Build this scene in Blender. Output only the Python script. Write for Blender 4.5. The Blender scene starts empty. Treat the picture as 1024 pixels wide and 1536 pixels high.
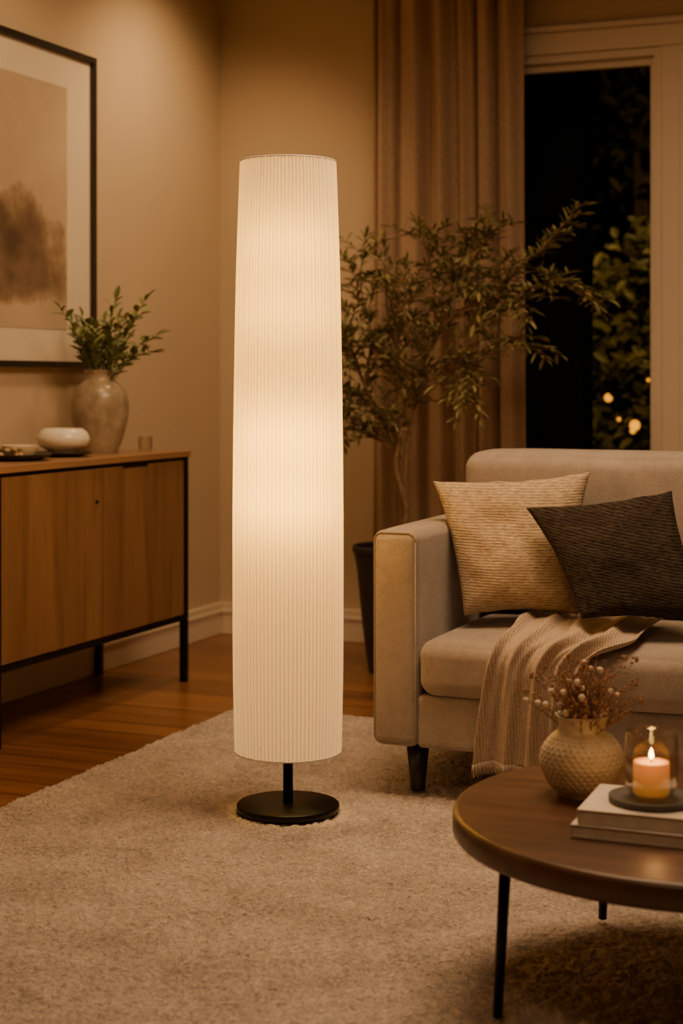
import bpy, math, random
from mathutils import Vector, Matrix, noise
import numpy as np
random.seed(7)
D=bpy.data
scene=bpy.context.scene
COL=scene.collection

# ---------------------------------------------------------------- materials
def mk(name):
    m=D.materials.new(name); m.use_nodes=True
    nt=m.node_tree; b=nt.nodes['Principled BSDF']
    return m,nt,b
def N(nt,t,**kw):
    n=nt.nodes.new(t)
    for k,v in kw.items():
        if k in n.inputs: n.inputs[k].default_value=v
        else: setattr(n,k,v)
    return n
def coords(nt,scale=(1,1,1),rot=(0,0,0)):
    tc=nt.nodes.new('ShaderNodeTexCoord'); mp=nt.nodes.new('ShaderNodeMapping')
    mp.inputs['Scale'].default_value=scale; mp.inputs['Rotation'].default_value=rot
    nt.links.new(tc.outputs['Object'],mp.inputs['Vector'])
    return mp.outputs['Vector']
def ramp(nt,fac,stops):
    r=nt.nodes.new('ShaderNodeValToRGB')
    el=r.color_ramp.elements
    while len(el)<len(stops): el.new(0.5)
    for e,(p,c) in zip(el,stops):
        e.position=p; e.color=(*c,1)
    nt.links.new(fac,r.inputs['Fac']); return r.outputs['Color']
def bump(nt,b,h,strength=.3,dist=.01):
    n=nt.nodes.new('ShaderNodeBump'); n.inputs['Strength'].default_value=strength
    n.inputs['Distance'].default_value=dist
    nt.links.new(h,n.inputs['Height']); nt.links.new(n.outputs['Normal'],b.inputs['Normal']); return n
def mthf(nt):
    def mth(op,a,bv=None,c=None):
        q=N(nt,'ShaderNodeMath',operation=op)
        for i,x in enumerate([a,bv,c]):
            if x is None: continue
            if isinstance(x,(int,float)): q.inputs[i].default_value=x
            else: nt.links.new(x,q.inputs[i])
        return q.outputs[0]
    return mth
def simple(name,col,rough=.6,metal=0,noise_scale=20,var=.15,bstr=0.0,bscale=None):
    m,nt,b=mk(name)
    v=coords(nt)
    n=N(nt,'ShaderNodeTexNoise',Scale=noise_scale,Detail=4.0)
    nt.links.new(v,n.inputs['Vector'])
    c0=tuple(c*(1-var) for c in col); c1=tuple(min(1,c*(1+var)) for c in col)
    nt.links.new(ramp(nt,n.outputs['Fac'],[(.3,c0),(.7,c1)]),b.inputs['Base Color'])
    b.inputs['Roughness'].default_value=rough; b.inputs['Metallic'].default_value=metal
    if bstr:
        n2=N(nt,'ShaderNodeTexNoise',Scale=bscale or noise_scale*5,Detail=3.0)
        nt.links.new(v,n2.inputs['Vector']); bump(nt,b,n2.outputs['Fac'],bstr,.004)
    return m
def wood(name,dark,light,scale,rough=.4,bstr=.1):
    m,nt,b=mk(name)
    v=coords(nt,scale)
    n=N(nt,'ShaderNodeTexNoise',Scale=1.0,Detail=8.0,Roughness=.62,Distortion=.6)
    nt.links.new(v,n.inputs['Vector'])
    n2=N(nt,'ShaderNodeTexNoise',Scale=.25,Detail=2.0)
    nt.links.new(v,n2.inputs['Vector'])
    mx=N(nt,'ShaderNodeMath',operation='MULTIPLY_ADD'); mx.inputs[1].default_value=.6
    nt.links.new(n.outputs['Fac'],mx.inputs[0])
    m2=N(nt,'ShaderNodeMath',operation='MULTIPLY'); m2.inputs[1].default_value=.4
    nt.links.new(n2.outputs['Fac'],m2.inputs[0]); nt.links.new(m2.outputs[0],mx.inputs[2])
    nt.links.new(ramp(nt,mx.outputs[0],[(.32,dark),(.66,light)]),b.inputs['Base Color'])
    b.inputs['Roughness'].default_value=rough
    bump(nt,b,n.outputs['Fac'],bstr,.002)
    return m
def fabric(name,col,weave=500,var=.12,bstr=.5,dist=.002,stretch=(1,1,1)):
    m,nt,b=mk(name)
    v=coords(nt,stretch)
    big=N(nt,'ShaderNodeTexNoise',Scale=9.0,Detail=8.0,Roughness=.75); nt.links.new(v,big.inputs['Vector'])
    fine=N(nt,'ShaderNodeTexNoise',Scale=float(weave),Detail=2.0); nt.links.new(v,fine.inputs['Vector'])
    a=N(nt,'ShaderNodeMath',operation='ADD'); nt.links.new(big.outputs['Fac'],a.inputs[0]); nt.links.new(fine.outputs['Fac'],a.inputs[1])
    h=N(nt,'ShaderNodeMath',operation='MULTIPLY'); h.inputs[1].default_value=.5; nt.links.new(a.outputs[0],h.inputs[0])
    c0=tuple(c*(1-2*var) for c in col); c1=tuple(min(1,c*(1+2*var)) for c in col)
    nt.links.new(ramp(nt,h.outputs[0],[(.35,c0),(.65,c1)]),b.inputs['Base Color'])
    b.inputs['Roughness'].default_value=.95
    b.inputs['Sheen Weight'].default_value=.25
    bump(nt,b,fine.outputs['Fac'],bstr,dist)
    return m

M={}
M['wall']=simple('wall_paint',(.54,.43,.305),.9,0,1.2,.05,.08,60)
M['ceiling']=simple('ceiling_paint',(.60,.52,.42),.9,0,2,.03)
M['trim']=simple('trim_paint',(.70,.60,.48),.5,0,3,.03)
M['black']=simple('black_metal',(.012,.011,.010),.38,.6,30,.2)
M['frame']=simple('black_frame',(.02,.016,.013),.4,0,30,.2)
M['mat']=simple('picture_mat',(.70,.61,.50),.9,0,5,.02)
M['oak']=wood('oak_door',(.15,.073,.032),(.30,.165,.080),(30,30,1.6),.45)
M['oaktop']=wood('oak_top',(.20,.10,.048),(.36,.205,.105),(30,1.6,30),.35)
M['walnut']=wood('walnut_top',(.042,.019,.010),(.135,.062,.030),(3,35,35),.36)
M['sofa']=fabric('sofa_linen',(.345,.29,.25),420,.14,.7,.003)
M['seam']=fabric('sofa_seam',(.27,.22,.18),450,.08,.3)
M['leg']=simple('dark_leg',(.015,.010,.008),.4,0,20,.2)
M['pot']=simple('dark_pot',(.03,.026,.022),.55,0,20,.2)
M['soil']=simple('soil',(.03,.02,.012),1,0,60,.4,.8,80)
M['bark']=simple('bark',(.26,.165,.095),.9,0,60,.3,.5,120)
M['stem']=simple('green_stem',(.12,.13,.05),.7,0,60,.3)
M['drystem']=simple('dried_stem',(.26,.14,.075),.9,0,60,.3)
M['dryhead']=simple('dried_bud',(.36,.20,.115),.9,0,60,.3)
M['dryw']=simple('dried_white_puff',(.70,.58,.48),.95,0,60,.1)
M['black_tray']=simple('dark_stoneware',(.03,.026,.022),.45,0,30,.3)
M['white_cer']=simple('white_ceramic',(.80,.75,.67),.25,0,20,.05)
M['slate']=simple('slate_coaster',(.085,.08,.075),.6,0,40,.2,.2,90)
M['bookcover']=simple('book_cover',(.72,.65,.57),.6,0,20,.06)
M['bookcover2']=simple('book_cover_grey',(.66,.58,.51),.6,0,20,.06)
M['shell']=simple('wooden_beads',(.5,.36,.2),.6,0,40,.2)

def leafmat(name,c0,c1):
    m,nt,b=mk(name)
    g=N(nt,'ShaderNodeNewGeometry')
    nt.links.new(ramp(nt,g.outputs['Random Per Island'],[(0,c0),(1,c1)]),b.inputs['Base Color'])
    b.inputs['Roughness'].default_value=.5
    return m
M['leaf']=leafmat('olive_leaf',(.11,.115,.036),(.34,.29,.12))
M['leaf2']=leafmat('fresh_leaf',(.08,.105,.022),(.22,.25,.07))
M['hedge']=leafmat('hedge_leaf',(.05,.045,.006),(.20,.16,.02))

def stoneware(name,c0,c1,rough=.3,sc=9):
    m,nt,b=mk(name); v=coords(nt)
    n=N(nt,'ShaderNodeTexNoise',Scale=float(sc),Detail=8.0,Roughness=.7); nt.links.new(v,n.inputs['Vector'])
    sp=N(nt,'ShaderNodeTexVoronoi',Scale=90.0); nt.links.new(v,sp.inputs['Vector'])
    base=ramp(nt,n.outputs['Fac'],[(.35,c0),(.65,c1)])
    mask=ramp(nt,sp.outputs['Distance'],[(.12,(0,0,0)),(.2,(1,1,1))])
    mx=N(nt,'ShaderNodeMix',data_type='RGBA',blend_type='MULTIPLY'); mx.inputs['Factor'].default_value=.35
    nt.links.new(base,mx.inputs['A']); nt.links.new(mask,mx.inputs['B'])
    nt.links.new(mx.outputs['Result'],b.inputs['Base Color'])
    b.inputs['Roughness'].default_value=rough; return m
M['stone']=stoneware('stoneware_glaze',(.24,.18,.115),(.52,.43,.31),.28)
M['cream_cer']=stoneware('cream_ceramic',(.52,.42,.28),(.72,.61,.45),.45,14)

# floor planks
m,nt,b=mk('floor_wood')
v=coords(nt)
br=N(nt,'ShaderNodeTexBrick',Scale=1.0); br.inputs['Brick Width'].default_value=1.5; br.inputs['Row Height'].default_value=.13
br.inputs['Mortar Size'].default_value=.0025; br.inputs['Mortar Smooth'].default_value=.2
br.inputs['Color1'].default_value=(.0,.0,.0,1); br.inputs['Color2'].default_value=(1,1,1,1); br.inputs['Mortar'].default_value=(.5,.5,.5,1); br.offset=.37
nt.links.new(v,br.inputs['Vector'])
mp=N(nt,'ShaderNodeMapping'); mp.inputs['Scale'].default_value=(1.5,28,1); nt.links.new(v,mp.inputs['Vector'])
gn=N(nt,'ShaderNodeTexNoise',Scale=1.0,Detail=8.0,Roughness=.6,Distortion=.4); nt.links.new(mp.outputs[0],gn.inputs['Vector'])
sep=N(nt,'ShaderNodeSeparateColor'); nt.links.new(br.outputs['Color'],sep.inputs[0])
ad=N(nt,'ShaderNodeMath',operation='MULTIPLY_ADD'); ad.inputs[1].default_value=.35
nt.links.new(sep.outputs[0],ad.inputs[0]); 
m3=N(nt,'ShaderNodeMath',operation='MULTIPLY'); m3.inputs[1].default_value=.75; nt.links.new(gn.outputs['Fac'],m3.inputs[0]); nt.links.new(m3.outputs[0],ad.inputs[2])
fc=ramp(nt,ad.outputs[0],[(.25,(.10,.038,.012)),(.75,(.30,.13,.047))])
mx=N(nt,'ShaderNodeMix',data_type='RGBA'); mx.inputs['B'].default_value=(.03,.012,.005,1)
nt.links.new(br.outputs['Fac'],mx.inputs['Factor']); nt.links.new(fc,mx.inputs['A']); nt.links.new(mx.outputs['Result'],b.inputs['Base Color'])
b.inputs['Roughness'].default_value=.30
bump(nt,b,gn.outputs['Fac'],.08,.002)
M['floor']=m

# rug: yarn mottling, plus pile shade painted in with the fine noise
m,nt,b=mk('rug_pile')
v=coords(nt)
a=N(nt,'ShaderNodeTexNoise',Scale=5.0,Detail=7.0,Roughness=.72,Distortion=.5); nt.links.new(v,a.inputs['Vector'])
f=N(nt,'ShaderNodeTexNoise',Scale=95.0,Detail=3.0,Roughness=.65,Distortion=.8); nt.links.new(v,f.inputs['Vector'])
mth=mthf(nt)
h=mth('ADD',mth('MULTIPLY',a.outputs['Fac'],.45),mth('MULTIPLY',f.outputs['Fac'],.55))
nt.links.new(ramp(nt,h,[(.37,(.31,.245,.20)),(.50,(.54,.445,.375)),(.62,(.72,.615,.53))]),b.inputs['Base Color'])
b.inputs['Roughness'].default_value=1; b.inputs['Sheen Weight'].default_value=.3
bump(nt,b,f.outputs['Fac'],1.0,.010)
M['rug']=m

# curtain
m,nt,b=mk('curtain_linen')
v=coords(nt,(300,300,60))
n=N(nt,'ShaderNodeTexNoise',Scale=1.0,Detail=2.0); nt.links.new(v,n.inputs['Vector'])
nt.links.new(ramp(nt,n.outputs['Fac'],[(.3,(.33,.225,.15)),(.7,(.46,.325,.225))]),b.inputs['Base Color'])
b.inputs['Roughness'].default_value=.95; bump(nt,b,n.outputs['Fac'],.2,.002)
M['curtain']=m

# artwork: misty tree cloud on parchment
m,nt,b=mk('art_print'); mth=mthf(nt)
tc=N(nt,'ShaderNodeTexCoord')
n1=N(nt,'ShaderNodeTexNoise',Scale=9.0,Detail=11.0,Roughness=.66); nt.links.new(tc.outputs['Object'],n1.inputs['Vector'])
n2=N(nt,'ShaderNodeTexNoise',Scale=2.0,Detail=6.0,Roughness=.6); nt.links.new(tc.outputs['Object'],n2.inputs['Vector'])
vo=N(nt,'ShaderNodeTexVoronoi',Scale=11.0); vo.feature='SMOOTH_F1'; nt.links.new(tc.outputs['Object'],vo.inputs['Vector'])
sx=N(nt,'ShaderNodeSeparateXYZ'); nt.links.new(tc.outputs['Object'],sx.inputs[0])
def ell(cy,cz,ay,az):
    dy=mth('MULTIPLY',mth('SUBTRACT',sx.outputs['Y'],cy),1/ay); dz=mth('MULTIPLY',mth('SUBTRACT',sx.outputs['Z'],cz),1/az)
    return mth('SUBTRACT',1.0,mth('ADD',mth('MULTIPLY',dy,dy),mth('MULTIPLY',dz,dz)))
e1=ell(.05,-.13,.34,.175); e2=mth('MULTIPLY',ell(.07,-.26,.50,.10),.7)
mask=mth('MAXIMUM',e1,e2)
q=mth('ADD',mth('MULTIPLY',mask,.65),mth('ADD',mth('MULTIPLY',mth('SUBTRACT',n1.outputs['Fac'],.5),1.1),mth('MULTIPLY',mth('SUBTRACT',.45,vo.outputs['Distance']),.55)))
blob=ramp(nt,q,[(.0,(1,1,1)),(.12,(.74,.67,.60)),(.35,(.42,.35,.30)),(.85,(.17,.13,.11))])
base=ramp(nt,n2.outputs['Fac'],[(.3,(.40,.30,.21)),(.7,(.54,.43,.31))])
mx=N(nt,'ShaderNodeMix',data_type='RGBA',blend_type='MULTIPLY'); mx.inputs['Factor'].default_value=1
nt.links.new(base,mx.inputs['A']); nt.links.new(blob,mx.inputs['B']); nt.links.new(mx.outputs['Result'],b.inputs['Base Color'])
b.inputs['Roughness'].default_value=.8
M['art']=m

# lamp shade: white pleated fabric, warm transmission
SHADE_E=.50
def shade_mat():
    m,nt,b=mk('pleated_shade_fabric')
    out=nt.nodes['Material Output']; nt.nodes.remove(b)
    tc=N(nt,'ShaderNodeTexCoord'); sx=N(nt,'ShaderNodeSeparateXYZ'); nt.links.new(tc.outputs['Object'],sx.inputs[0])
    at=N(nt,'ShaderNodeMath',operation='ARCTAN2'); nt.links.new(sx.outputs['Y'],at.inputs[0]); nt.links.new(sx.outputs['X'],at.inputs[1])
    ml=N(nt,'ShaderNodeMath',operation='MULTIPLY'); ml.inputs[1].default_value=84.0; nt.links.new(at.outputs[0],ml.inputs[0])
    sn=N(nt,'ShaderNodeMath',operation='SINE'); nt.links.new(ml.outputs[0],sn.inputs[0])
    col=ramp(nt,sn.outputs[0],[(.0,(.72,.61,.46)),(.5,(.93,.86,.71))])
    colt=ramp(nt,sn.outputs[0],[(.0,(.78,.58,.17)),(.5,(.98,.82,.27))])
    d=N(nt,'ShaderNodeBsdfDiffuse'); t=N(nt,'ShaderNodeBsdfTranslucent'); nt.links.new(col,d.inputs[0]); nt.links.new(colt,t.inputs[0])
    mx=N(nt,'ShaderNodeMixShader'); mx.inputs[0].default_value=.5
    nt.links.new(d.outputs[0],mx.inputs[1]); nt.links.new(t.outputs[0],mx.inputs[2])
    e=N(nt,'ShaderNodeEmission',Strength=SHADE_E); 
    em=N(nt,'ShaderNodeMix',data_type='RGBA',blend_type='MULTIPLY'); em.inputs['Factor'].default_value=1; em.inputs['B'].default_value=(1,.64,.34,1)
    nt.links.new(col,em.inputs['A']); nt.links.new(em.outputs['Result'],e.inputs[0])
    ad=N(nt,'ShaderNodeAddShader'); nt.links.new(mx.outputs[0],ad.inputs[0]); nt.links.new(e.outputs[0],ad.inputs[1])
    nt.links.new(ad.outputs[0],out.inputs['Surface'])
    return m
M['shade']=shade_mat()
def emis(name,col,s):
    m,nt,b=mk(name); b.inputs['Base Color'].default_value=(*col,1)
    b.inputs['Emission Color'].default_value=(*col,1); b.inputs['Emission Strength'].default_value=s; return m
M['bulb']=emis('bulb_glass',(1,.64,.18),2)
M['flame']=emis('candle_flame',(1,.62,.16),25)
M['garden']=emis('garden_bulb',(1,.36,.01),2.2)
m,nt,b=mk('candle_wax'); b.inputs['Base Color'].default_value=(.78,.42,.17,1); b.inputs['Roughness'].default_value=.5
b.inputs['Emission Color'].default_value=(1,.40,.06,1); b.inputs['Emission Strength'].default_value=.24
b.inputs['Subsurface Weight'].default_value=.2; M['wax']=m
def glass(name,rough=0,tint=(1,1,1),mixf=.12):
    m,nt,b=mk(name); out=nt.nodes['Material Output']; nt.nodes.remove(b)
    t=N(nt,'ShaderNodeBsdfTransparent'); t.inputs[0].default_value=(*tint,1)
    g=N(nt,'ShaderNodeBsdfGlossy'); g.inputs['Roughness'].default_value=rough
    fr=N(nt,'ShaderNodeLayerWeight',Blend=mixf)
    mx=N(nt,'ShaderNodeMixShader'); nt.links.new(fr.outputs['Facing' if mixf>.2 else 'Fresnel'],mx.inputs[0])
    nt.links.new(t.outputs[0],mx.inputs[1]); nt.links.new(g.outputs[0],mx.inputs[2]); nt.links.new(mx.outputs[0],out.inputs['Surface']); return m
M['glass']=glass('clear_glass',.02,(.97,.94,.9),.25)
M['pane']=glass('window_glass',.02,(.85,.85,.85),.05)
M['outdark']=simple('exterior_cladding',(.010,.008,.007),.9,0,4,.2)
M['ground']=simple('garden_ground',(.03,.03,.02),1,0,8,.3)
M['page']=simple('book_pages',(.76,.68,.58),.9,0,50,.1)

# ---------------------------------------------------------------- mesh helpers
def link(o,parent=None):
    COL.objects.link(o)
    if parent: o.parent=parent
    return o
def empty(name,loc=(0,0,0)):
    e=D.objects.new(name,None); e.empty_display_size=.1; COL.objects.link(e); e.location=loc; return e
def meshobj(name,verts,faces,mat,parent=None,loc=(0,0,0),smooth=True,rot=(0,0,0)):
    me=D.meshes.new(name); me.from_pydata([tuple(v) for v in verts],[],faces); me.update()
    if smooth: me.polygons.foreach_set('use_smooth',[True]*len(me.polygons))
    if mat: me.materials.append(mat)
    o=D.objects.new(name,me); o.location=loc; o.rotation_euler=rot
    return link(o,parent)
def box(name,lo,hi,mat,parent=None,bevel=0,seg=3,off=(0,0,0)):
    c=[(a+b_)/2 for a,b_ in zip(lo,hi)]; h=[(b_-a)/2 for a,b_ in zip(lo,hi)]
    vs=[(sx*h[0],sy*h[1],sz*h[2]) for sx in(-1,1) for sy in(-1,1) for sz in(-1,1)]
    fs=[(0,1,3,2),(4,6,7,5),(0,4,5,1),(2,3,7,6),(0,2,6,4),(1,5,7,3)]
    o=meshobj(name,vs,fs,mat,parent,c,smooth=bevel>0)
    if bevel:
        md=o.modifiers.new('bevel','BEVEL'); md.width=bevel; md.segments=seg; md.limit_method='NONE'
        md.harden_normals=True
    return o
def lathe(name,prof,mat,parent=None,loc=(0,0,0),segs=64,mod=None,cap=True):
    vs=[];fs=[]
    for i,(r,z) in enumerate(prof):
        for j in range(segs):
            a=2*math.pi*j/segs
            rr=r+(mod(a,i,r,z) if mod else 0)
            vs.append((rr*math.cos(a),rr*math.sin(a),z))
    for i in range(len(prof)-1):
        for j in range(segs):
            k=(j+1)%segs
            fs.append((i*segs+j,i*segs+k,(i+1)*segs+k,(i+1)*segs+j))
    if cap:
        if prof[0][0]>1e-4: fs.append(tuple(range(segs))[::-1])
        if prof[-1][0]>1e-4: fs.append(tuple((len(prof)-1)*segs+j for j in range(segs)))
    return meshobj(name,vs,fs,mat,parent,loc)
def smoothprof(pts,n=8):
    out=[]
    P=[Vector(p) for p in pts]
    for i in range(len(P)-1):
        p0=P[max(i-1,0)];p1=P[i];p2=P[i+1];p3=P[min(i+2,len(P)-1)]
        for k in range(n):
            t=k/n
            q=.5*((2*p1)+(-p0+p2)*t+(2*p0-5*p1+4*p2-p3)*t*t+(-p0+3*p1-3*p2+p3)*t**3)
            out.append(tuple(q))
    out.append(tuple(P[-1])); return out
class Geo:
    def __init__(s): s.v=[];s.f=[]
    def tube(s,pts,radii,segs=6):
        pts=[Vector(p) for p in pts]; base=len(s.v)
        for i,p in enumerate(pts):
            d=(pts[min(i+1,len(pts)-1)]-pts[max(i-1,0)])
            d=d.normalized() if d.length>1e-9 else Vector((0,0,1))
            u=d.cross(Vector((.31,.87,.39))).normalized(); w=d.cross(u)
            r=radii[i] if isinstance(radii,(list,tuple)) else radii
            for j in range(segs):
                a=2*math.pi*j/segs
                s.v.append(p+(u*math.cos(a)+w*math.sin(a))*r)
        for i in range(len(pts)-1):
            for j in range(segs):
                k=(j+1)%segs
                s.f.append((base+i*segs+j,base+i*segs+k,base+(i+1)*segs+k,base+(i+1)*segs+j))
        s.f.append(tuple(base+j for j in range(segs))[::-1]); s.f.append(tuple(base+(len(pts)-1)*segs+j for j in range(segs)))
    def leaf(s,p,d,n,L,W,fold=.25):
        d=d.normalized(); side=d.cross(n)
        if side.length<1e-4: side=d.cross(Vector((1,0,0)))
        side.normalize(); up=side.cross(d)
        b0=len(s.v)
        prof=[(0,.0),(.22,.75),(.5,1),(.78,.7),(1,0)]
        for t,w in prof:
            c=p+d*L*t-up*L*.12*t*t
            if w==0: s.v.append(c)
            else:
                s.v.append(c+side*W*w*.5+up*W*fold*w); s.v.append(c); s.v.append(c-side*W*w*.5+up*W*fold*w)
        F=[(0,2,1),(0,3,2),(1,2,5,4),(2,3,6,5),(4,5,8,7),(5,6,9,8),(7,8,10),(8,9,10)]
        for q in F: s.f.append(tuple(b0+i for i in q))
    def ball(s,p,r,n=6,sq=1):
        b0=len(s.v); s.v.append(p+Vector((0,0,r*sq)))
        for i in range(1,n):
            th=math.pi*i/n
            for j in range(8):
                a=2*math.pi*j/8
                s.v.append(p+Vector((r*math.sin(th)*math.cos(a),r*math.sin(th)*math.sin(a),r*sq*math.cos(th))))
        s.v.append(p-Vector((0,0,r*sq)))
        for j in range(8):
            k=(j+1)%8
            s.f.append((b0,b0+1+j,b0+1+k))
            for i in range(n-2):
                s.f.append((b0+1+i*8+j,b0+1+(i+1)*8+j,b0+1+(i+1)*8+k,b0+1+i*8+k))
            s.f.append((b0+1+(n-2)*8+j,len(s.v)-1,b0+1+(n-2)*8+k))
    def obj(s,name,mat,parent=None,loc=(0,0,0),smooth=True): return meshobj(name,s.v,s.f,mat,parent,loc,smooth)

def soft_box(name,lo,hi,r,mat,parent=None,puff=(0,0,0),n=14,wob=0.0,seed=0):
    c=Vector([(a+b_)/2 for a,b_ in zip(lo,hi)]); h=[(b_-a)/2 for a,b_ in zip(lo,hi)]
    ax=[]
    for k in range(3):
        hh=h[k]; e=[hh-r*x for x in (0,.18,.38,.6,.82,1)]
        inner=list(np.linspace(-(hh-r),hh-r,n+1))[1:-1] if hh>r*1.01 else []
        vals=sorted(set([round(-x,6) for x in e]+[round(x,6) for x in inner]+[round(x,6) for x in e]))
        ax.append(vals)
    vs=[];idx={};fs=[]
    def V(p):
        key=tuple(round(x,6) for x in p)
        if key in idx: return idx[key]
        q=Vector([max(-(h[k]-r),min(h[k]-r,p[k])) for k in range(3)])
        P=Vector(p); d=P-q
        pos=q+(d.normalized()*r if d.length>1e-7 else Vector())
        u=[P[k]/h[k] for k in range(3)]
        for k in range(3):
            i,j=[x for x in range(3) if x!=k]
            if abs(u[k])>.5: pos[k]+=math.copysign(puff[k]*max(0,1-u[i]**2)**.7*max(0,1-u[j]**2)**.7,u[k])*((abs(u[k])-.5)*2)
        if wob:
            nn=noise.noise_vector((pos+c)*4+Vector((seed,0,0))); pos=pos+nn*wob
        idx[key]=len(vs); vs.append(pos); return idx[key]
    for k in range(3):
        i,j=[x for x in range(3) if x!=k]
        for s in(-1,1):
            for a in range(len(ax[i])-1):
                for b_ in range(len(ax[j])-1):
                    quad=[]
                    for (x,y) in((a,b_),(a+1,b_),(a+1,b_+1),(a,b_+1)):
                        p=[0,0,0]; p[k]=s*round(h[k],6); p[i]=ax[i][x]; p[j]=ax[j][y]
                        quad.append(V(p))
                    flip=(s>0)==(k==1)
                    fs.append(tuple(quad[::-1]) if flip else tuple(quad))
    return meshobj(name,vs,fs,mat,parent,c)

# ---------------------------------------------------------------- room shell
XL,YB=-3.19,6.39; XR,YF,HC=2.6,-1.6,2.85
T=.12
box('floor',(XL-T,YF-T,-.12),(XR+T,YB+T,0),M['floor'])
box('ceiling',(XL-T,YF-T,HC),(XR+T,YB+T,HC+.12),M['ceiling'])
box('wall_left',(XL-T,YF-T,0),(XL,YB+T,HC),M['wall'])
box('wall_right',(XR,YF-T,0),(XR+T,YB+T,HC),M['wall'])
box('wall_front',(XL,YF-T,0),(XR,YF,HC),M['wall'])
WX0,WX1,WZ0,WZ1=-2.25,-1.27,.10,2.40
wb=empty('wall_back')
box('wall_back_a',(XL,YB,0),(WX0,YB+T,HC),M['wall'],wb)
box('wall_back_b',(WX1,YB,0),(XR,YB+T,HC),M['wall'],wb)
box('wall_back_c',(WX0,YB,WZ1),(WX1,YB+T,HC),M['wall'],wb)
box('wall_back_d',(WX0,YB,0),(WX1,YB+T,WZ0),M['wall'],wb)
def baseboard(name,lo,hi,axis,sgn):
    e=empty(name)
    box(name+'_board',lo,hi,M['trim'],e,.004,2)
    l=list(lo);h_=list(hi)
    if sgn>0: h_[axis]=hi[axis]+.006
    else: l[axis]=lo[axis]-.006
    l[2]=hi[2]-.045; h_[2]=hi[2]-.03
    box(name+'_bead',l,h_,M['trim'],e,.003,2)
baseboard('baseboard_left',(XL,YF,0),(XL+.016,YB,.137),0,1)
baseboard('baseboard_back',(XL+.016,YB-.016,0),(WX0-.1,YB,.137),1,-1)
w=empty('window_1')
box('jamb_r',(WX1-.03,YB+.0,WZ0),(WX1,YB+T,WZ1),M['trim'],w)
box('jamb_l',(WX0,YB,WZ0),(WX0+.03,YB+T,WZ1),M['trim'],w)
box('jamb_t',(WX0+.03,YB,WZ1-.03),(WX1-.03,YB+T,WZ1),M['trim'],w)
box('sill',(WX0+.03,YB-.02,WZ0),(WX1-.03,YB+T,WZ0+.03),M['trim'],w)
box('sash_r',(WX1-.055,YB+.04,WZ0+.03),(WX1-.03,YB+.08,WZ1-.03),M['trim'],w,.004,2)
box('sash_l',(WX0+.03,YB+.04,WZ0+.03),(WX0+.055,YB+.08,WZ1-.03),M['trim'],w,.004,2)
box('sash_t',(WX0+.055,YB+.04,WZ1-.06),(WX1-.055,YB+.08,WZ1-.03),M['trim'],w,.004,2)
box('pane',(WX0+.055,YB+.058,WZ0+.03),(WX1-.055,YB+.062,WZ1-.06),M['pane'],w)
tr=empty('trim_1')
box('casing_r',(WX1,YB-.022,0),(WX1+.09,YB,WZ1),M['trim'],tr,.005,2)
box('casing_r_outer',(WX1+.07,YB-.034,0),(WX1+.1,YB-.001,WZ1+.0),M['trim'],tr,.005,2)
box('casing_l',(WX0-.09,YB-.022,0),(WX0,YB,WZ1),M['trim'],tr,.005,2)
box('casing_head',(WX0-.1,YB-.024,WZ1),(WX1+.1,YB,WZ1+.085),M['trim'],tr,.005,2)
box('casing_cap',(WX0-.12,YB-.045,WZ1+.085),(WX1+.12,YB,WZ1+.108),M['trim'],tr,.005,2)

# exterior
box('garden_ground',(-8,YB+T,-.1),(3,15,-.02),M['ground'])
box('exterior_pillar',(-2.9,7.0,-.02),(-1.74,7.2,3.4),M['outdark'])
box('garden_fence',(-7,13.0,-.02),(3,13.1,5.2),M['outdark'])
g=Geo()
for i in range(6500):
    x=random.uniform(-3.4,-.6); y=max(8.6,9.3+random.gauss(0,.32))
    top=1.85+.45*noise.noise(Vector((x*1.7,0,3)))+.2*math.sin(x*3)
    z=.02+random.random()**.75*top
    d=Vector((random.uniform(-1,1),random.uniform(-1,.3),random.uniform(-.6,.8)))
    g.leaf(Vector((x,y,z)),d,Vector((0,-1,.5)),random.uniform(.06,.12),random.uniform(.025,.05))
g.obj('garden_hedge',M['hedge'],None,(0,0,0))
gt=Geo();gl_=Geo()
for k in range(7):
    x0=-2.0+random.uniform(-.5,.5); pts=[(x0,10.9,-.02),(x0+random.uniform(-.1,.1),10.9,1.2),(x0+random.uniform(-.4,.4),10.9,2.6),(x0+random.uniform(-.7,.7),10.9,4.0)]
    gt.tube(pts,[.05,.04,.03,.01],6)
    for q in range(130):
        p=Vector(pts[2]).lerp(Vector(pts[3]),random.random())+Vector((random.gauss(0,.35),random.gauss(0,.3),random.gauss(0,.45)))
        gl_.leaf(p,Vector((random.uniform(-1,1),random.uniform(-1,1),random.uniform(-1,.5))),Vector((0,-1,.4)),.13,.05)
te=empty('garden_tree'); gt.obj('trunks',M['bark'],te); gl_.obj('foliage',M['hedge'],te)
gl=empty('garden_string_lights')
gg=Geo()
BL=[(-1.90,8.19,1.01,.021),(-1.733,8.04,.876,.026),(-2.0,8.18,.965,.011),(-1.80,8.3,.84,.014),(-1.66,8.2,.80,.012),(-1.95,8.3,.72,.012),(-1.6,8.2,1.0,.012),(-1.86,8.25,.90,.010),(-1.72,8.3,1.10,.009)]
for (x,y,z,r) in BL: gg.ball(Vector((x,y,z)),r,8)
gg.obj('bulbs',M['garden'],gl)
cb=Geo(); cb.tube([(-2.4,8.2,1.2),(-2.0,8.18,.985),(-1.90,8.19,1.035),(-1.733,8.04,.905),(-1.3,7.9,.98),(-.8,8.1,1.2)],.003)
for px_,py_ in((-2.4,8.2),(-.8,8.1)): cb.tube([(px_,py_,-.02),(px_,py_,1.25)],.012)
cb.obj('cable',M['black'],gl)

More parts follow.
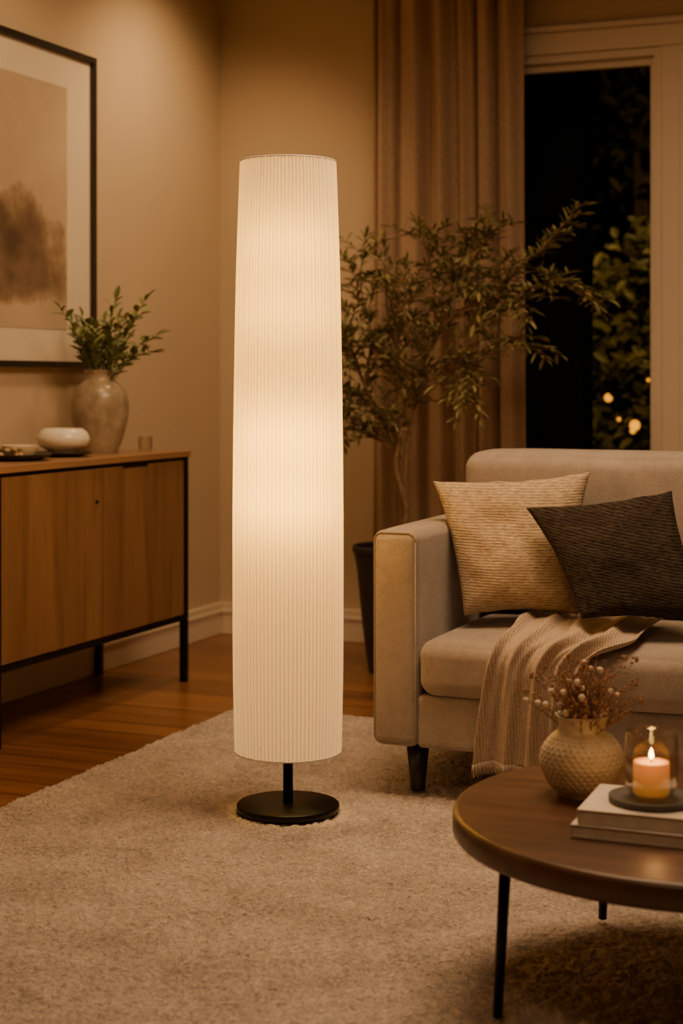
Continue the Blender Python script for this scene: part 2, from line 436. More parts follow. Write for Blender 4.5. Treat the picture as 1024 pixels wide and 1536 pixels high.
# ---------------------------------------------------------------- rug (real relief in the pile)
nx,ny=620,640; rx0,rx1,ry0,ry1=-2.39,.95,1.5,4.93
rng=np.random.default_rng(3)
X,Y=np.meshgrid(np.linspace(rx0,rx1,nx+1),np.linspace(ry0,ry1,ny+1))
def smooth(a,k):
    for _ in range(k): a=(a+np.roll(a,1,0)+np.roll(a,-1,0)+np.roll(a,1,1)+np.roll(a,-1,1))/5
    return a
r1=rng.random(X.shape)-.5; r2=smooth(rng.random(X.shape)-.5,2); r3=smooth(rng.random(X.shape)-.5,60)
r2/=abs(r2).max(); r3/=abs(r3).max()
Z=.015+.0025*r1*2+.0080*r2+.0015*r3
Z=np.clip(Z,.004,.0235)
Xj=X+(rng.random(X.shape)-.5)*.003; Yj=Y+(rng.random(X.shape)-.5)*.003
Z[0,:]=Z[-1,:]=.001; Z[:,0]=Z[:,-1]=.001
Z[1,:]*=.8;Z[-2,:]*=.8;Z[:,1]*=.8;Z[:,-2]*=.8
co_=np.stack([Xj,Yj,Z],-1).reshape(-1,3).astype(np.float32)
ii=(np.arange(ny)[:,None]*(nx+1)+np.arange(nx)[None,:]).reshape(-1)
fa=np.stack([ii,ii+1,ii+nx+2,ii+nx+1],-1).astype(np.int32)
me=D.meshes.new('area_rug'); me.vertices.add(len(co_)); me.vertices.foreach_set('co',co_.reshape(-1))
me.loops.add(fa.size); me.loops.foreach_set('vertex_index',fa.reshape(-1))
me.polygons.add(len(fa)); me.polygons.foreach_set('loop_start',np.arange(0,fa.size,4,dtype=np.int32))
me.update(calc_edges=True); me.validate()
me.polygons.foreach_set('use_smooth',[True]*len(me.polygons))
me.materials.append(M['rug']); link(D.objects.new('area_rug',me))
RZ=.0238

# ---------------------------------------------------------------- floor lamp
LX,LY=-1.6875,3.761
lamp=empty('floor_lamp',(LX,LY,0))
lathe('base_disc',[(0,RZ-.004),(.124,RZ-.004),(.129,RZ-.001),(.129,RZ+.011),(.126,RZ+.014),(.02,RZ+.016),(0,RZ+.016)],M['black'],lamp,segs=96)
lathe('pole',[(.0125,RZ+.014),(.0125,1.60)],M['black'],lamp,segs=24)
sp=smoothprof([(.1325,.170),(.1365,.38),(.1372,.62),(.1368,.80),(.1345,1.03),(.1315,1.22),(.1275,1.40),(.119,1.648)],6)
NP=84
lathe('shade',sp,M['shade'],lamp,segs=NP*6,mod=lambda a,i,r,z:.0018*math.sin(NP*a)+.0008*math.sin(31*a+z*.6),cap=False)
for nm,z,r in(('rim_top',1.648,.1195),('rim_bottom',.170,.133)):
    g=Geo(); g.tube([(r*math.cos(2*math.pi*i/96),r*math.sin(2*math.pi*i/96),z) for i in range(97)],.0022,6); g.obj(nm,M['white_cer'],lamp)
g=Geo()
for zz,rr in((1.60,.120),(.20,.133)):
    for k in range(3):
        a=k*2.094+.4; g.tube([(0,0,zz),(rr*math.cos(a),rr*math.sin(a),zz)],.002)
g.obj('spider',M['black'],lamp)
for k,(z,en) in enumerate([(1.40,2.1),(1.24,2.1),(.93,4.0),(.77,4.0)]):
    lathe(f'bulb_{k}',smoothprof([(.0,-.03),(.02,-.02),(.024,0),(.016,.025),(.012,.04)],4),M['bulb'],lamp,((-1)**k*.045,.02,z),segs=20)
    L=D.lights.new('bulb_light','POINT'); L.energy=en; L.color=(1,.60,.11); L.shadow_soft_size=.035
    lo=D.objects.new(f'bulb_light_{k}',L); link(lo,lamp); lo.location=(.012,-.030,z+.03)

# ---------------------------------------------------------------- sideboard
sb=empty('sideboard')
SX0,SX1,SY0,SY1=-3.17,-2.79,4.11,5.33
box('top',(SX0,SY0-.005,.820),(SX1+.005,SY1+.01,.843),M['oaktop'],sb,.003,2)
box('carcass',(SX0+.01,SY0+.01,.245),(SX1-.03,SY1-.005,.8185),M['oak'],sb)
box('frame_bottom',(SX0,SY0,.226),(SX1-.001,SY1,.244),M['black'],sb)
box('frame_top',(SX1-.03,SY0+.01,.810),(SX1-.004,SY1-.01,.8195),M['black'],sb)
for i,(y0) in enumerate((SY0,SY1-.024)):
    for j,x0 in enumerate((SX0,SX1-.024)):
        box(f'leg_{i}{j}',(x0,y0,0),(x0+.024,y0+.024,.2255 if j==0 else .8195),M['black'],sb)
ym=4.733
box('door_1',(SX1-.026,SY0+.027,.247),(SX1-.004,ym-.002,.808),M['oak'],sb,.002,2)
box('door_2',(SX1-.026,ym+.002,.247),(SX1-.004,SY1-.027,.808),M['oak'],sb,.002,2)
g=Geo(); g.ball(Vector((SX1-.002,ym-.045,.70)),.007); g.obj('lock_knob',M['black'],sb)
box('finger_notch',(SX1-.005,ym+.13,.800),(SX1-.0035,ym+.30,.808),M['black'],sb)

# picture
pf=empty('framed_picture')
PY0,PY1,PZ0,PZ1=4.07,5.31,1.145,2.298
fx=XL+.028
ft=.022
box('frame_r',(XL+.001,PY1-ft,PZ0),(fx,PY1,PZ1),M['frame'],pf)
box('frame_l',(XL+.001,PY0,PZ0),(fx,PY0+ft,PZ1),M['frame'],pf)
box('frame_t',(XL+.001,PY0+ft,PZ1-ft),(fx,PY1-ft,PZ1),M['frame'],pf)
box('frame_b',(XL+.001,PY0+ft,PZ0),(fx,PY1-ft,PZ0+ft),M['frame'],pf)
box('mat_board',(XL+.001,PY0+ft,PZ0+ft),(XL+.012,PY1-ft,PZ1-ft),M['mat'],pf)
box('art_print',(XL+.012,PY0+.19,1.281),(XL+.0135,5.124,2.158),M['art'],pf)

# vase with branches
vz=empty('branch_vase',(-2.985,5.03,.8435))
pr=[(0,0),(.055,0),(.063,.006),(.082,.05),(.100,.12),(.103,.17),(.092,.215),(.065,.245),(.052,.258),(.050,.272),(.056,.288),(.057,.292),(.051,.290),(.042,.27),(.040,.20),(0,.19)]
lathe('vase',smoothprof(pr,5),M['stone'],vz,segs=72)
gs=Geo();gv=Geo()
def stem(gs,gv,p0,p1,bend,L,W,nleaf,r0,step_side=None,start=.3,flat=.5):
    p0=Vector(p0);p1=Vector(p1); pts=[]
    for i in range(9):
        t=i/8; pts.append(p0.lerp(p1,t)+Vector(bend)*math.sin(t*math.pi))
    gs.tube(pts,[r0*(1-.7*i/8) for i in range(9)],5)
    for k in range(nleaf):
        t=start+(1-start)*k/(nleaf-1)
        f=t*8;i=min(int(f),7); p=pts[i].lerp(pts[i+1],f-i); d=(pts[i+1]-pts[i]).normalized()
        a=k*2.4+random.random()
        side=Vector((math.cos(a),math.sin(a),random.uniform(-.2,flat)))
        dd=(d*.8+side).normalized()
        if k==nleaf-1: dd=d
        gv.leaf(p,dd,Vector((random.uniform(-.4,.4),random.uniform(-.4,.4),1)),L*random.uniform(.7,1.2),W*random.uniform(.8,1.2))
for k in range(22):
    a=random.uniform(0,6.28); R=random.uniform(.03,.17) if math.cos(a)>-.3 else random.uniform(.02,.12)
    tip=(R*math.cos(a),R*math.sin(a)*1.0,.36+random.uniform(0,.16)-R*.35)
    stem(gs,gv,(.02*math.cos(a),.02*math.sin(a),.2),tip,(0,0,.02),.048,.020,11,.0025,start=.4)
for tip in[(.12,.13,.55),(.07,.18,.50),(-.03,-.21,.50),(.06,-.17,.45),(.16,.12,.36),(.14,.18,.42),(.04,.04,.54)]:
    stem(gs,gv,(0,0,.2),tip,(0,0,.04),.048,.02,12,.003,start=.4)
gs.obj('stems',M['stem'],vz); gv.obj('leaves',M['leaf2'],vz,smooth=False)

# bowl and trays on sideboard
bw=empty('white_bowl',(-2.95,4.735,.8435))
lathe('saucer',smoothprof([(0,0),(.05,0),(.085,.008),(.095,.014),(.092,.016),(.05,.008),(0,.008)],4),M['black_tray'],bw)
lathe('bowl',smoothprof([(0,.010),(.04,.010),(.045,.016),(.078,.036),(.088,.058),(.080,.080),(.066,.092),(.064,.094),(.059,.091),(.072,.062),(.05,.03),(0,.022)],5),M['white_cer'],bw)
ty=empty('serving_tray',(-2.96,4.46,.8435))
lathe('tray',smoothprof([(0,0),(.07,0),(.105,.009),(.118,.018),(.115,.020),(.07,.008),(0,.008)],4),M['black_tray'],ty)
g=Geo()
for k in range(26):
    a=random.uniform(0,6.28);r=random.uniform(0,.06); g.ball(Vector((r*math.cos(a),r*math.sin(a),.016+random.random()*.022)),random.uniform(.008,.014),5,.7)
g.obj('trinkets',M['shell'],ty)
lathe('dish',smoothprof([(0,.009),(.04,.010),(.055,.03),(.058,.045),(.054,.044),(.04,.02),(0,.016)],4),M['cream_cer'],ty,(.0,.03,0))
lathe('glass_votive',smoothprof([(0,0),(.022,0),(.025,.01),(.026,.05),(.024,.05),(.022,.012),(0,.01)],4),M['glass'],None,(-2.88,5.17,.8435))

# ---------------------------------------------------------------- curtain
cur=empty('curtain')
cx0,cx1=-2.43,-1.785; ncx,ncz=220,40
vs=[];fs=[]
for j in range(ncz+1):
    z=.015+(2.79-.015)*j/ncz
    for i in range(ncx+1):
        t=i/ncx
        ph=t*2*math.pi*6.2+.35*math.sin(z*1.1+t*5)+.9*math.sin(t*9)
        amp=.036*(.8+.25*math.sin(t*17+z*.5))
        y=6.24+amp*math.sin(ph)+.008*math.sin(ph*2.3+z)
        x=cx0+(cx1-cx0)*t+.008*math.cos(ph)
        vs.append((x,y,z))
for j in range(ncz):
    for i in range(ncx):
        a=j*(ncx+1)+i; fs.append((a,a+1,a+ncx+2,a+ncx+1))
o=meshobj('panel',vs,fs,M['curtain'],cur)
md=o.modifiers.new('s','SOLIDIFY'); md.thickness=.003
g=Geo(); g.tube([(-2.6,6.24,2.80),(.3,6.24,2.80)],.012,12)
for x in(-2.5,-1.2,.2): g.tube([(x,6.24,2.80),(x,6.39,2.80)],.008,8)
g.obj('rod',M['black'],cur)

# ---------------------------------------------------------------- potted tree
pt=empty('potted_olive_tree',(-2.148,5.80,0))
lathe('pot',smoothprof([(0,.0),(.105,0),(.112,.01),(.135,.18),(.155,.38),(.168,.45),(.172,.455),(.172,.475),(.162,.475),(.155,.44),(0,.43)],4),M['pot'],pt,segs=64)
lathe('soil',[(.153,.438),(.10,.446),(0,.45)],M['soil'],pt,segs=40)
TO=Vector((-2.148,5.80,0))
gs=Geo();gv=Geo()
mains=[
 [(-2.14,5.80,.44),(-2.13,5.80,.60),(-2.13,5.79,.78),(-2.19,5.75,.95),(-2.27,5.72,1.12),(-2.31,5.70,1.32)],
 [(-2.12,5.79,.44),(-2.115,5.79,.62),(-2.11,5.78,.80),(-2.07,5.76,1.0),(-2.00,5.75,1.2),(-1.93,5.74,1.40),(-1.88,5.74,1.55)],
 [(-2.15,5.78,.44),(-2.10,5.76,.60),(-2.13,5.73,.78),(-2.10,5.72,.95),(-2.12,5.74,1.15),(-2.16,5.72,1.35),(-2.17,5.72,1.55)],
 [(-2.04,5.76,1.10),(-1.92,5.74,1.22),(-1.80,5.72,1.35),(-1.68,5.72,1.48),(-1.56,5.71,1.58),(-1.46,5.70,1.68)],
 [(-2.0,5.75,1.2),(-1.98,5.74,1.36),(-2.0,5.74,1.52),(-2.02,5.72,1.62)],
 [(-1.86,5.73,1.28),(-1.72,5.70,1.34),(-1.60,5.70,1.42),(-1.50,5.70,1.44),(-1.42,5.70,1.40)],
 [(-2.06,5.76,1.02),(-1.94,5.70,1.10),(-1.82,5.68,1.18),(-1.70,5.66,1.24),(-1.62,5.66,1.22)],
 [(-2.21,5.75,.98),(-2.28,5.72,1.04),(-2.33,5.70,1.02),(-2.36,5.68,.97)],
 [(-2.13,5.79,.78),(-2.18,5.75,.86),(-2.26,5.72,.90),(-2.33,5.70,.96)],
 [(-2.25,5.73,1.08),(-2.22,5.70,1.28),(-2.26,5.70,1.45),(-2.25,5.70,1.58)],
 [(-1.95,5.74,1.35),(-1.88,5.73,1.48),(-1.80,5.72,1.58),(-1.74,5.72,1.63)],
 [(-2.07,5.75,1.05),(-2.06,5.70,1.2),(-2.08,5.68,1.35),(-2.07,5.66,1.46)],
 [(-1.97,5.75,1.28),(-1.86,5.70,1.36),(-1.76,5.68,1.40),(-1.70,5.66,1.50)],
 [(-2.0,5.75,1.15),(-1.90,5.68,1.18),(-1.84,5.64,1.12),(-1.80,5.62,1.05)],
 [(-2.27,5.72,1.12),(-2.30,5.68,1.22),(-2.34,5.66,1.26),(-2.37,5.66,1.24)],
 [(-2.1,5.74,1.1),(-2.17,5.66,1.2),(-2.22,5.62,1.22),(-2.28,5.60,1.18)],
 [(-1.95,5.74,1.38),(-1.84,5.66,1.44),(-1.74,5.62,1.42),(-1.66,5.62,1.36)],
]
def spl(pts,n=6):
    P=[Vector(p) for p in pts]; out=[]
    for i in range(len(P)-1):
        p0=P[max(i-1,0)];p1=P[i];p2=P[i+1];p3=P[min(i+2,len(P)-1)]
        for k in range(n):
            t=k/n; out.append(.5*((2*p1)+(-p0+p2)*t+(2*p0-5*p1+4*p2-p3)*t*t+(-p0+3*p1-3*p2+p3)*t**3))
    out.append(P[-1]); return out
for mi,mp_ in enumerate(mains):
    P=[p-TO for p in spl(mp_)]
    n=len(P); r0=.013 if mi<3 else .006
    gs.tube(P,[r0*(1-.75*i/n) for i in range(n)],7)
    startt=.5 if mi<3 else .22
    ntw=24 if mi<3 else 18
    for k in range(ntw):
        t=startt+(1-startt)*k/(ntw-1); i=min(int(t*(n-1)),n-2)
        p=P[i]; d=(P[i+1]-P[i]).normalized()
        a=random.uniform(0,6.28)
        s=Vector((math.cos(a),.7*math.sin(a),random.uniform(-.25,.6)))
        dd=(d*.7+s).normalized(); L=random.uniform(.07,.18)
        if k==ntw-1: dd=d; L=.10
        tip=p+dd*L+Vector((0,0,-.02))
        if (tip+TO).y>6.08: tip.y=6.08-TO.y
        stem(gs,gv,p,tip,(0,0,.012),.050,.0125,random.randint(11,17),.0022,start=.12)
gs.obj('trunk',M['bark'],pt); gv.obj('foliage',M['leaf'],pt,smooth=False)

# ---------------------------------------------------------------- sofa
sf=empty('sofa')
AX0,AX1=-1.55,-1.425; FY=3.985; BY=4.92; RX0,RX1=.475,.60
soft_box('arm_left',(AX0,FY,.149),(AX1,BY-.0,.708),.026,M['sofa'],sf,(0.002,0.002,.004),8)
soft_box('arm_right',(RX0,FY,.149),(RX1,BY-.0,.708),.026,M['sofa'],sf,(0.002,0.002,.004),8)
soft_box('base_front',(AX1-.004,FY+.008,.149),(RX0+.004,BY,.285),.014,M['sofa'],sf,(0,0,0),10)
soft_box('back_frame',(AX1-.002,4.72,.28),(RX0+.002,BY,.80),.03,M['sofa'],sf,(0,0,0),10)
xm=(AX1+RX0)/2
soft_box('seat_cushion_1',(AX1+.004,FY-.012,.287),(xm-.003,4.62,.428),.040,M['sofa'],sf,(.0,.006,.018),16,.003,1)
soft_box('seat_cushion_2',(xm+.003,FY-.012,.287),(RX0-.004,4.62,.428),.040,M['sofa'],sf,(.0,.006,.018),16,.003,2)
soft_box('back_cushion_1',(AX1-.045,4.50,.44),(xm-.003,4.72,.892),.045,M['sofa'],sf,(.0,.03,.010),16,.006,3)
soft_box('back_cushion_2',(xm+.003,4.50,.44),(RX0+.045,4.72,.892),.045,M['sofa'],sf,(.0,.03,.010),16,.006,4)
g=Geo()
def rrect(x0,x1,z0,z1,y,r,n=6):
    out=[]
    for (cx,cz,a0) in((x1-r,z1-r,0),(x0+r,z1-r,90),(x0+r,z0+r,180),(x1-r,z0+r,270)):
        for k in range(n+1):
            a=math.radians(a0+90*k/n); out.append((cx+r*math.cos(a),y,cz+r*math.sin(a)))
    out.append(out[0]); return out
g.tube(rrect(AX0+.006,AX1-.006,.156,.703,FY+.006,.022),.0022,6)
g.tube(rrect(RX0+.006,RX1-.006,.156,.703,FY+.006,.022),.0022,6)
for x0,x1 in((AX1+.006,xm-.005),(xm+.005,RX0-.006)):
    g.tube([(x0+.03,FY-.009,.398),(x1-.03,FY-.009,.398)],.002,6)
    g.tube([(x0+.03,FY-.009,.318),(x1-.03,FY-.009,.318)],.002,6)
g.obj('piping',M['seam'],sf)
for i,(x,y) in enumerate([(-1.45,4.065),(.50,4.065),(-1.45,4.84),(.50,4.84)]):
    lathe(f'leg_{i}',[(.0,RZ),(.018,RZ),(.019,RZ+.004),(.031,.15),(0,.15)],M['leg'],sf,(x,y,0),segs=32)

# ---------------------------------------------------------------- pillows
def pillow(name,TL,TR,BR,BL,th,mat,nrm,lines=0,seed=0):
    TL,TR,BR,BL=map(Vector,(TL,TR,BR,BL)); n=48
    nr=Vector(nrm).normalized(); vs=[];fs=[]
    C=(TL+TR+BR+BL)/4
    for side in(1,-1):
        for j in range(n+1):
            for i in range(n+1):
                u=i/n;v=j/n
                uu=u*2-1; vv=v*2-1
                pin=.045
                su=.5+uu*.5*(1-pin*2*(1-vv*vv)); sv=.5+vv*.5*(1-pin*2*(1-uu*uu))
                p=(BL.lerp(BR,su)).lerp(TL.lerp(TR,su),sv)
                h=((1-uu**2)*(1-vv**2))**.42 if abs(uu)<1 and abs(vv)<1 else 0
                h*=th*(1+.26*noise.noise(Vector((u*2.5,v*2.5,seed+side)))+.10*noise.noise(Vector((u*7,v*7,seed+side))))
                p=p+Vector((0,0,.004*noise.noise(Vector((u*6,v*6,seed+9)))))
                vs.append(p+nr*side*h-C)
    off=(n+1)**2
    for s in(0,1):
        for j in range(n):
            for i in range(n):
                a=s*off+j*(n+1)+i; q=(a,a+1,a+n+2,a+n+1)
                fs.append(q if s==0 else q[::-1])
    o=meshobj(name,vs,fs,mat,None,C)
    md=o.modifiers.new('w','WELD'); md.merge_threshold=.0008
    md=o.modifiers.new('s','SUBSURF'); md.levels=1; md.render_levels=1
    return o
def knit(name,c0,c1,axis='Z',period=.0075,tilt=0.0,depth=.004,wav=8.0,yscale=(60,60,240),sheen=.1):
    m,nt,b=mk(name); mth=mthf(nt); v=coords(nt,(1,1,1))
    sx=N(nt,'ShaderNodeSeparateXYZ'); nt.links.new(v,sx.inputs[0])
    w1=N(nt,'ShaderNodeTexNoise',Scale=9.0,Detail=5.0,Roughness=.7); nt.links.new(v,w1.inputs['Vector'])
    v2=coords(nt,yscale); yn=N(nt,'ShaderNodeTexNoise',Scale=1.0,Detail=3.0,Roughness=.65,Distortion=.6); nt.links.new(v2,yn.inputs['Vector'])
    z=mth('ADD',sx.outputs[axis],mth('MULTIPLY',sx.outputs['X' if axis=='Z' else 'Y'],tilt))
    ph=mth('ADD',mth('MULTIPLY',z,2*math.pi/period),mth('MULTIPLY',w1.outputs['Fac'],wav))
    row=mth('MULTIPLY_ADD',mth('SINE',ph),.09,.10)
    h=mth('ADD',row,mth('MULTIPLY',yn.outputs['Fac'],.8))
    nt.links.new(ramp(nt,h,[(.36,c0),(.64,c1)]),b.inputs['Base Color'])
    b.inputs['Roughness'].default_value=.95; b.inputs['Sheen Weight'].default_value=sheen
    b.inputs['Specular IOR Level'].default_value=.2
    bump(nt,b,h,1.0,depth); return m
M['cream']=knit('cream_knit',(.29,.21,.13),(.60,.48,.34))
M['char']=knit('charcoal_knit',(.009,.0065,.005),(.060,.043,.031),tilt=.2,sheen=0)
M['throw']=knit('throw_knit',(.34,.25,.18),(.56,.45,.345),axis='X',period=.006,depth=.002,yscale=(200,200,200))
pillow('cream_throw_pillow',(-1.495,4.30,.823),(-1.07,4.41,.852),(-1.065,4.25,.475),(-1.365,4.19,.466),.085,M['cream'],(.12,-1,.3),26,1)
pillow('charcoal_throw_pillow',(-1.195,4.18,.766),(-.835,4.34,.812),(-.695,4.15,.485),(-1.005,4.03,.50),.08,M['char'],(.25,-1,.3),26,5)

# ---------------------------------------------------------------- throw blanket
path=[(4.34,.462),(4.25,.462),(4.15,.465),(4.08,.463),(4.03,.455),(3.985,.442),(3.957,.42),(3.945,.38),(3.943,.33),(3.945,.27),(3.95,.2),(3.952,.135)]
PP=[p for p in spl([(0,a,b_) for a,b_ in path],5)]
ns=120; vs=[];fs=[]
for j,p in enumerate(PP):
    t=j/(len(PP)-1)
    tt=min(1,max(0,(t-.35)/.3)); tt=tt*tt*(3-2*tt)
    xl=-1.215-.015*tt+.03*math.sin(t*4); xr=-.86+(-.13)*tt-.03*max(0,t-.6)
    d=Vector(PP[min(j+1,len(PP)-1)])-Vector(PP[max(j-1,0)]); d.normalize()
    nrm=Vector((0,d.z,-d.y))
    if nrm.z<0 and t<.4: nrm=-nrm
    if nrm.y>0 and t>.5: nrm=-nrm
    for i in range(ns+1):
        s=i/ns
        fold=.5+.5*math.sin(s*2*math.pi*4.0+1.1*math.sin(t*3+s*4)+1.2)
        fold=.8*fold**1.6+.2*(.5+.5*math.sin(s*2*math.pi*9+t*2))
        amp=.020+.014*tt
        skew=.06*(1-tt)*math.sin(s*3+t*5)
        off=fold*amp+.002+.005*noise.noise(Vector((s*6,t*6,0)))
        P=Vector((xl+(xr-xl)*s,p.y,p.z))+nrm*off
        P.y+=skew*(1-t)*.5
        if j==len(PP)-1: P.z+=.008*math.sin(s*7)
        vs.append(P)
for j in range(len(PP)-1):
    for i in range(ns):
        a=j*(ns+1)+i; fs.append((a,a+1,a+ns+2,a+ns+1))
tb=empty('throw_blanket')
o=meshobj('cloth',vs,fs,M['throw'],tb)
md=o.modifiers.new('s','SOLIDIFY'); md.thickness=.005; md.offset=1
g=Geo()
last=vs[-(ns+1):]
for i in range(0,ns*2):
    f=i/2; a=last[int(f)]; b_=last[min(int(f)+1,ns)]; p=a.lerp(b_,f-int(f))
    g.tube([p+Vector((0,-.002,.004)),p+Vector((random.uniform(-.002,.002),-.002,-.014)),p+Vector((random.uniform(-.004,.004),random.uniform(-.004,.002),-.026+random.uniform(-.005,.005)))],[.0014,.001,.0006],4)
g.obj('fringe',M['throw'],tb)

# ---------------------------------------------------------------- coffee table
ct=empty('coffee_table',(-.511,2.925,0)); R=.44
lathe('top',[(0,.290),(R-.012,.290),(R-.004,.293),(R,.300),(R,.328),(R-.004,.335),(R-.010,.337),(0,.337)],M['walnut'],ct,segs=160)
yaw=math.radians(22.3)
g=Geo()
for k,ad_ in enumerate((199,107,17,287)):
    a=math.radians(ad_)+yaw
    top=Vector((.380*math.cos(a),.380*math.sin(a),.2895)); ft_=Vector((.395*math.cos(a),.395*math.sin(a),RZ))
    g.tube([ft_,top],[.0085,.0105],16)
g.obj('legs',M['black'],ct)
lathe('under_ring',[(.32,.278),(.36,.278),(.36,.2895),(.32,.2895),(.32,.278)],M['black'],ct,segs=64,cap=False)
TZ=.3375
dv=empty('dried_flower_vase',(-.737,2.962,TZ))
pr=smoothprof([(0,0),(.040,0),(.046,.004),(.063,.022),(.076,.050),(.078,.066),(.072,.088),(.058,.106),(.047,.116),(.044,.122),(.045,.134),(.049,.144),(.049,.147),(.044,.144),(.038,.13),(.038,.09),(0,.07)],7)
def carve(a,i,r,z):
    if r<.055 or z>.106 or z<.012: return 0
    row=int(z/.0085); fz=abs(math.sin(math.pi*z/.0085))
    return -.0024*(max(0,math.sin(34*a+(row%2)*math.pi))**.8)*fz
pr2=[]
for i in range(len(pr)-1):
    for k in range(3):
        t=k/3; pr2.append((pr[i][0]*(1-t)+pr[i+1][0]*t,pr[i][1]*(1-t)+pr[i+1][1]*t))
pr2.append(pr[-1])
lathe('vase',pr2,M['cream_cer'],dv,segs=272,mod=carve)
gs=Geo();gb=Geo();gw=Geo()
for k in range(130):
    a=random.uniform(0,6.28); R_=abs(random.gauss(0,.055))+.01; R_=min(R_,.105)
    hgt=.185+random.uniform(0,.075)-R_*.35
    p0=Vector((.02*math.cos(a),.02*math.sin(a),.09)); p1=Vector((R_*math.cos(a),R_*math.sin(a),hgt))
    pts=[p0.lerp(p1,t)+Vector((math.cos(a),math.sin(a),0))*(-.015*math.sin(math.pi*t)) for t in(0,.25,.5,.75,1)]
    gs.tube(pts,[.0013,.0012,.0011,.001,.0008],4)
    if k%12==0: gw.ball(p1,random.uniform(.004,.007),6,.9)
    else:
        for q in range(random.randint(3,7)):
            t=random.uniform(.4,1); i=min(int(t*4),3); p=pts[i].lerp(pts[i+1],t*4-i)
            off=Vector((random.uniform(-1,1),random.uniform(-1,1),random.uniform(0,1.4)))*.010
            gs.tube([p,p+off],[.0007,.0005],3); gb.ball(p+off,random.uniform(.0014,.0026),4,1.5)
for tip in[(.09,.055,.245),(-.09,-.02,.215),(-.095,-.045,.19),(.09,.05,.20),(.10,.045,.17),(.075,.03,.25),(-.02,-.02,.255)]:
    p0=Vector((0,0,.1)); p1=Vector(tip); gs.tube([p0,p0.lerp(p1,.5)+Vector((0,0,.015)),p1],[.001,.0009,.0006],4); gb.ball(p1,.004,5,1.6)
    for q in range(5): gb.ball(p0.lerp(p1,.7+.06*q)+Vector((random.uniform(-1,1)*.006,0,.012)),.003,4)
for p in[(-.035,-.02,.165),(-.05,-.03,.19),(-.02,-.04,.155),(.01,-.04,.185),(-.06,-.03,.165),(.0,-.03,.21)]: gw.ball(Vector(p),.007,6); gs.tube([Vector((0,0,.1)),Vector(p)],.0008,4)
gs.obj('stems',M['drystem'],dv); gb.obj('buds',M['dryhead'],dv); gw.obj('puffs',M['dryw'],dv)

def book(par,nm,x0,y0,z0,wx,wy,hz,cov,rz=0):
    e=D.objects.new(nm,None); COL.objects.link(e); e.parent=par; e.location=(x0,y0,z0); e.rotation_euler=(0,0,rz)
    t=.0025
    box(nm+'_cover_b',(0,0,0),(wx,wy,t),cov,e,.0008,2)
    box(nm+'_cover_t',(0,0,hz-t),(wx,wy,hz),cov,e,.0008,2)
    box(nm+'_spine',(0,0,t),(t,wy,hz-t),cov,e)
    box(nm+'_pages',(t,.003,t),(wx-.004,wy-.004,hz-t),M['page'],e)
bk=empty('book_stack')
book(bk,'lower_book',-.685,2.675,TZ,.27,.195,.022,M['bookcover2'],0)
book(bk,'upper_book',-.675,2.682,TZ+.0223,.26,.185,.024,M['bookcover'],math.radians(1.5))
BZ=TZ+.0465
cn=empty('candle_holder',(-.570,2.775,BZ))
lathe('coaster',smoothprof([(0,0),(.062,0),(.071,.002),(.072,.009),(.070,.011),(.05,.009),(0,.009)],3),M['slate'],cn,segs=72)
lathe('glass',smoothprof([(0,.0095),(.030,.0095),(.036,.012),(.044,.035),(.0465,.065),(.0455,.095),(.043,.118),(.0415,.118),(.044,.095),(.045,.065),(.042,.036),(.034,.0145),(0,.0135)],5),M['glass'],cn,segs=72)
lathe('candle',[(0,.014),(.029,.014),(.0305,.018),(.0305,.066),(.029,.069),(.02,.067),(0,.067)],M['wax'],cn,segs=48)
lathe('wick',[(.001,.067),(.001,.076)],M['black'],cn,segs=8)
lathe('flame',smoothprof([(0,.072),(.003,.075),(.004,.079),(.0027,.085),(0,.092)],4),M['flame'],cn,segs=16)
L=D.lights.new('candle_light','POINT'); L.energy=.3; L.color=(1,.48,.14); L.shadow_soft_size=.006
lo=D.objects.new('candle_light',L); link(lo,cn); lo.location=(0,0,.100)

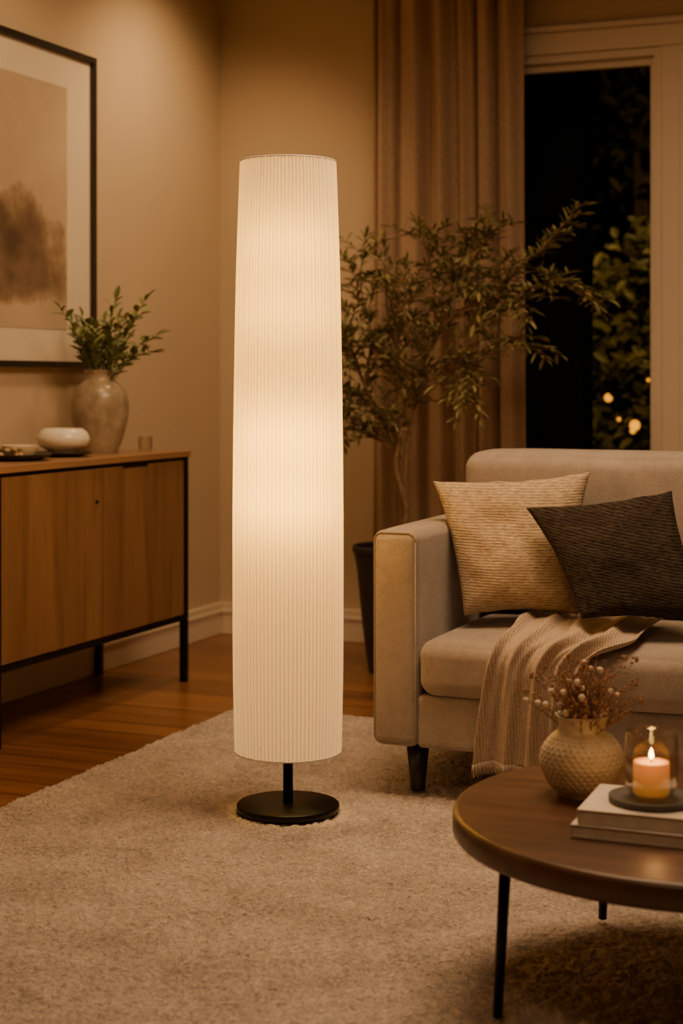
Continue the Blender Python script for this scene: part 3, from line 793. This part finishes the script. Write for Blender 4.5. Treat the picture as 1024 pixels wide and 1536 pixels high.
# ---------------------------------------------------------------- lights
def spot(name,loc,tgt,en,size,blend,col,soft=.06):
    L=D.lights.new(name,'SPOT'); L.energy=en; L.spot_size=math.radians(size); L.spot_blend=blend; L.color=col; L.shadow_soft_size=soft
    o=D.objects.new(name,L); COL.objects.link(o); o.location=loc
    o.rotation_euler=(Vector(tgt)-Vector(loc)).to_track_quat('-Z','Y').to_euler(); return o
def area(name,loc,tgt,en,sx,sy,col,spread=180):
    L=D.lights.new(name,'AREA'); L.energy=en; L.shape='RECTANGLE'; L.size=sx; L.size_y=sy; L.color=col; L.spread=math.radians(spread)
    o=D.objects.new(name,L); COL.objects.link(o); o.location=loc
    o.rotation_euler=(Vector(tgt)-Vector(loc)).to_track_quat('-Z','Y').to_euler(); return o
WC=(1,.63,.335)
spot('wall_washer_light',(-2.55,5.6,2.80),(-3.15,5.75,1.5),66,120,1.0,(1,.60,.26),.12)
spot('wall_washer_light.001',(-2.45,4.5,2.80),(-3.15,4.8,1.6),32,120,1.0,(1,.61,.27),.12)
area('ceiling_fill',(-1.0,3.7,2.82),(-1.0,3.8,0),56,1.2,1.2,WC,165)  # unseen area light added as warm overall fill, no fixture modelled
area('ceiling_fill.001',(-.7,1.0,2.82),(-.7,1.6,0),13,.8,.8,WC,165)  # second unseen fill, added to lift the book and sofa fronts
area('hedge_fill',(-1.45,7.5,2.9),(-1.7,9.3,1.2),9,.3,.15,(1,.66,.22),110)  # unseen area light added above the window to brighten the hedge

wd=D.worlds.new('World'); scene.world=wd; wd.use_nodes=True
wd.node_tree.nodes['Background'].inputs[0].default_value=(.02,.022,.03,1); wd.node_tree.nodes['Background'].inputs[1].default_value=.3

# ---------------------------------------------------------------- camera
cam=D.cameras.new('camera'); co=D.objects.new('camera',cam); COL.objects.link(co)
co.location=(0,0,1.1); co.rotation_euler=(math.radians(90),0,math.radians(22.3))
cam.sensor_fit='VERTICAL'; cam.sensor_height=36; cam.lens=36*2460/1536
cam.shift_y=-(768-570)/1536; cam.clip_start=.05
cam.dof.use_dof=True; cam.dof.focus_distance=3.8; cam.dof.aperture_fstop=3.2
scene.camera=co
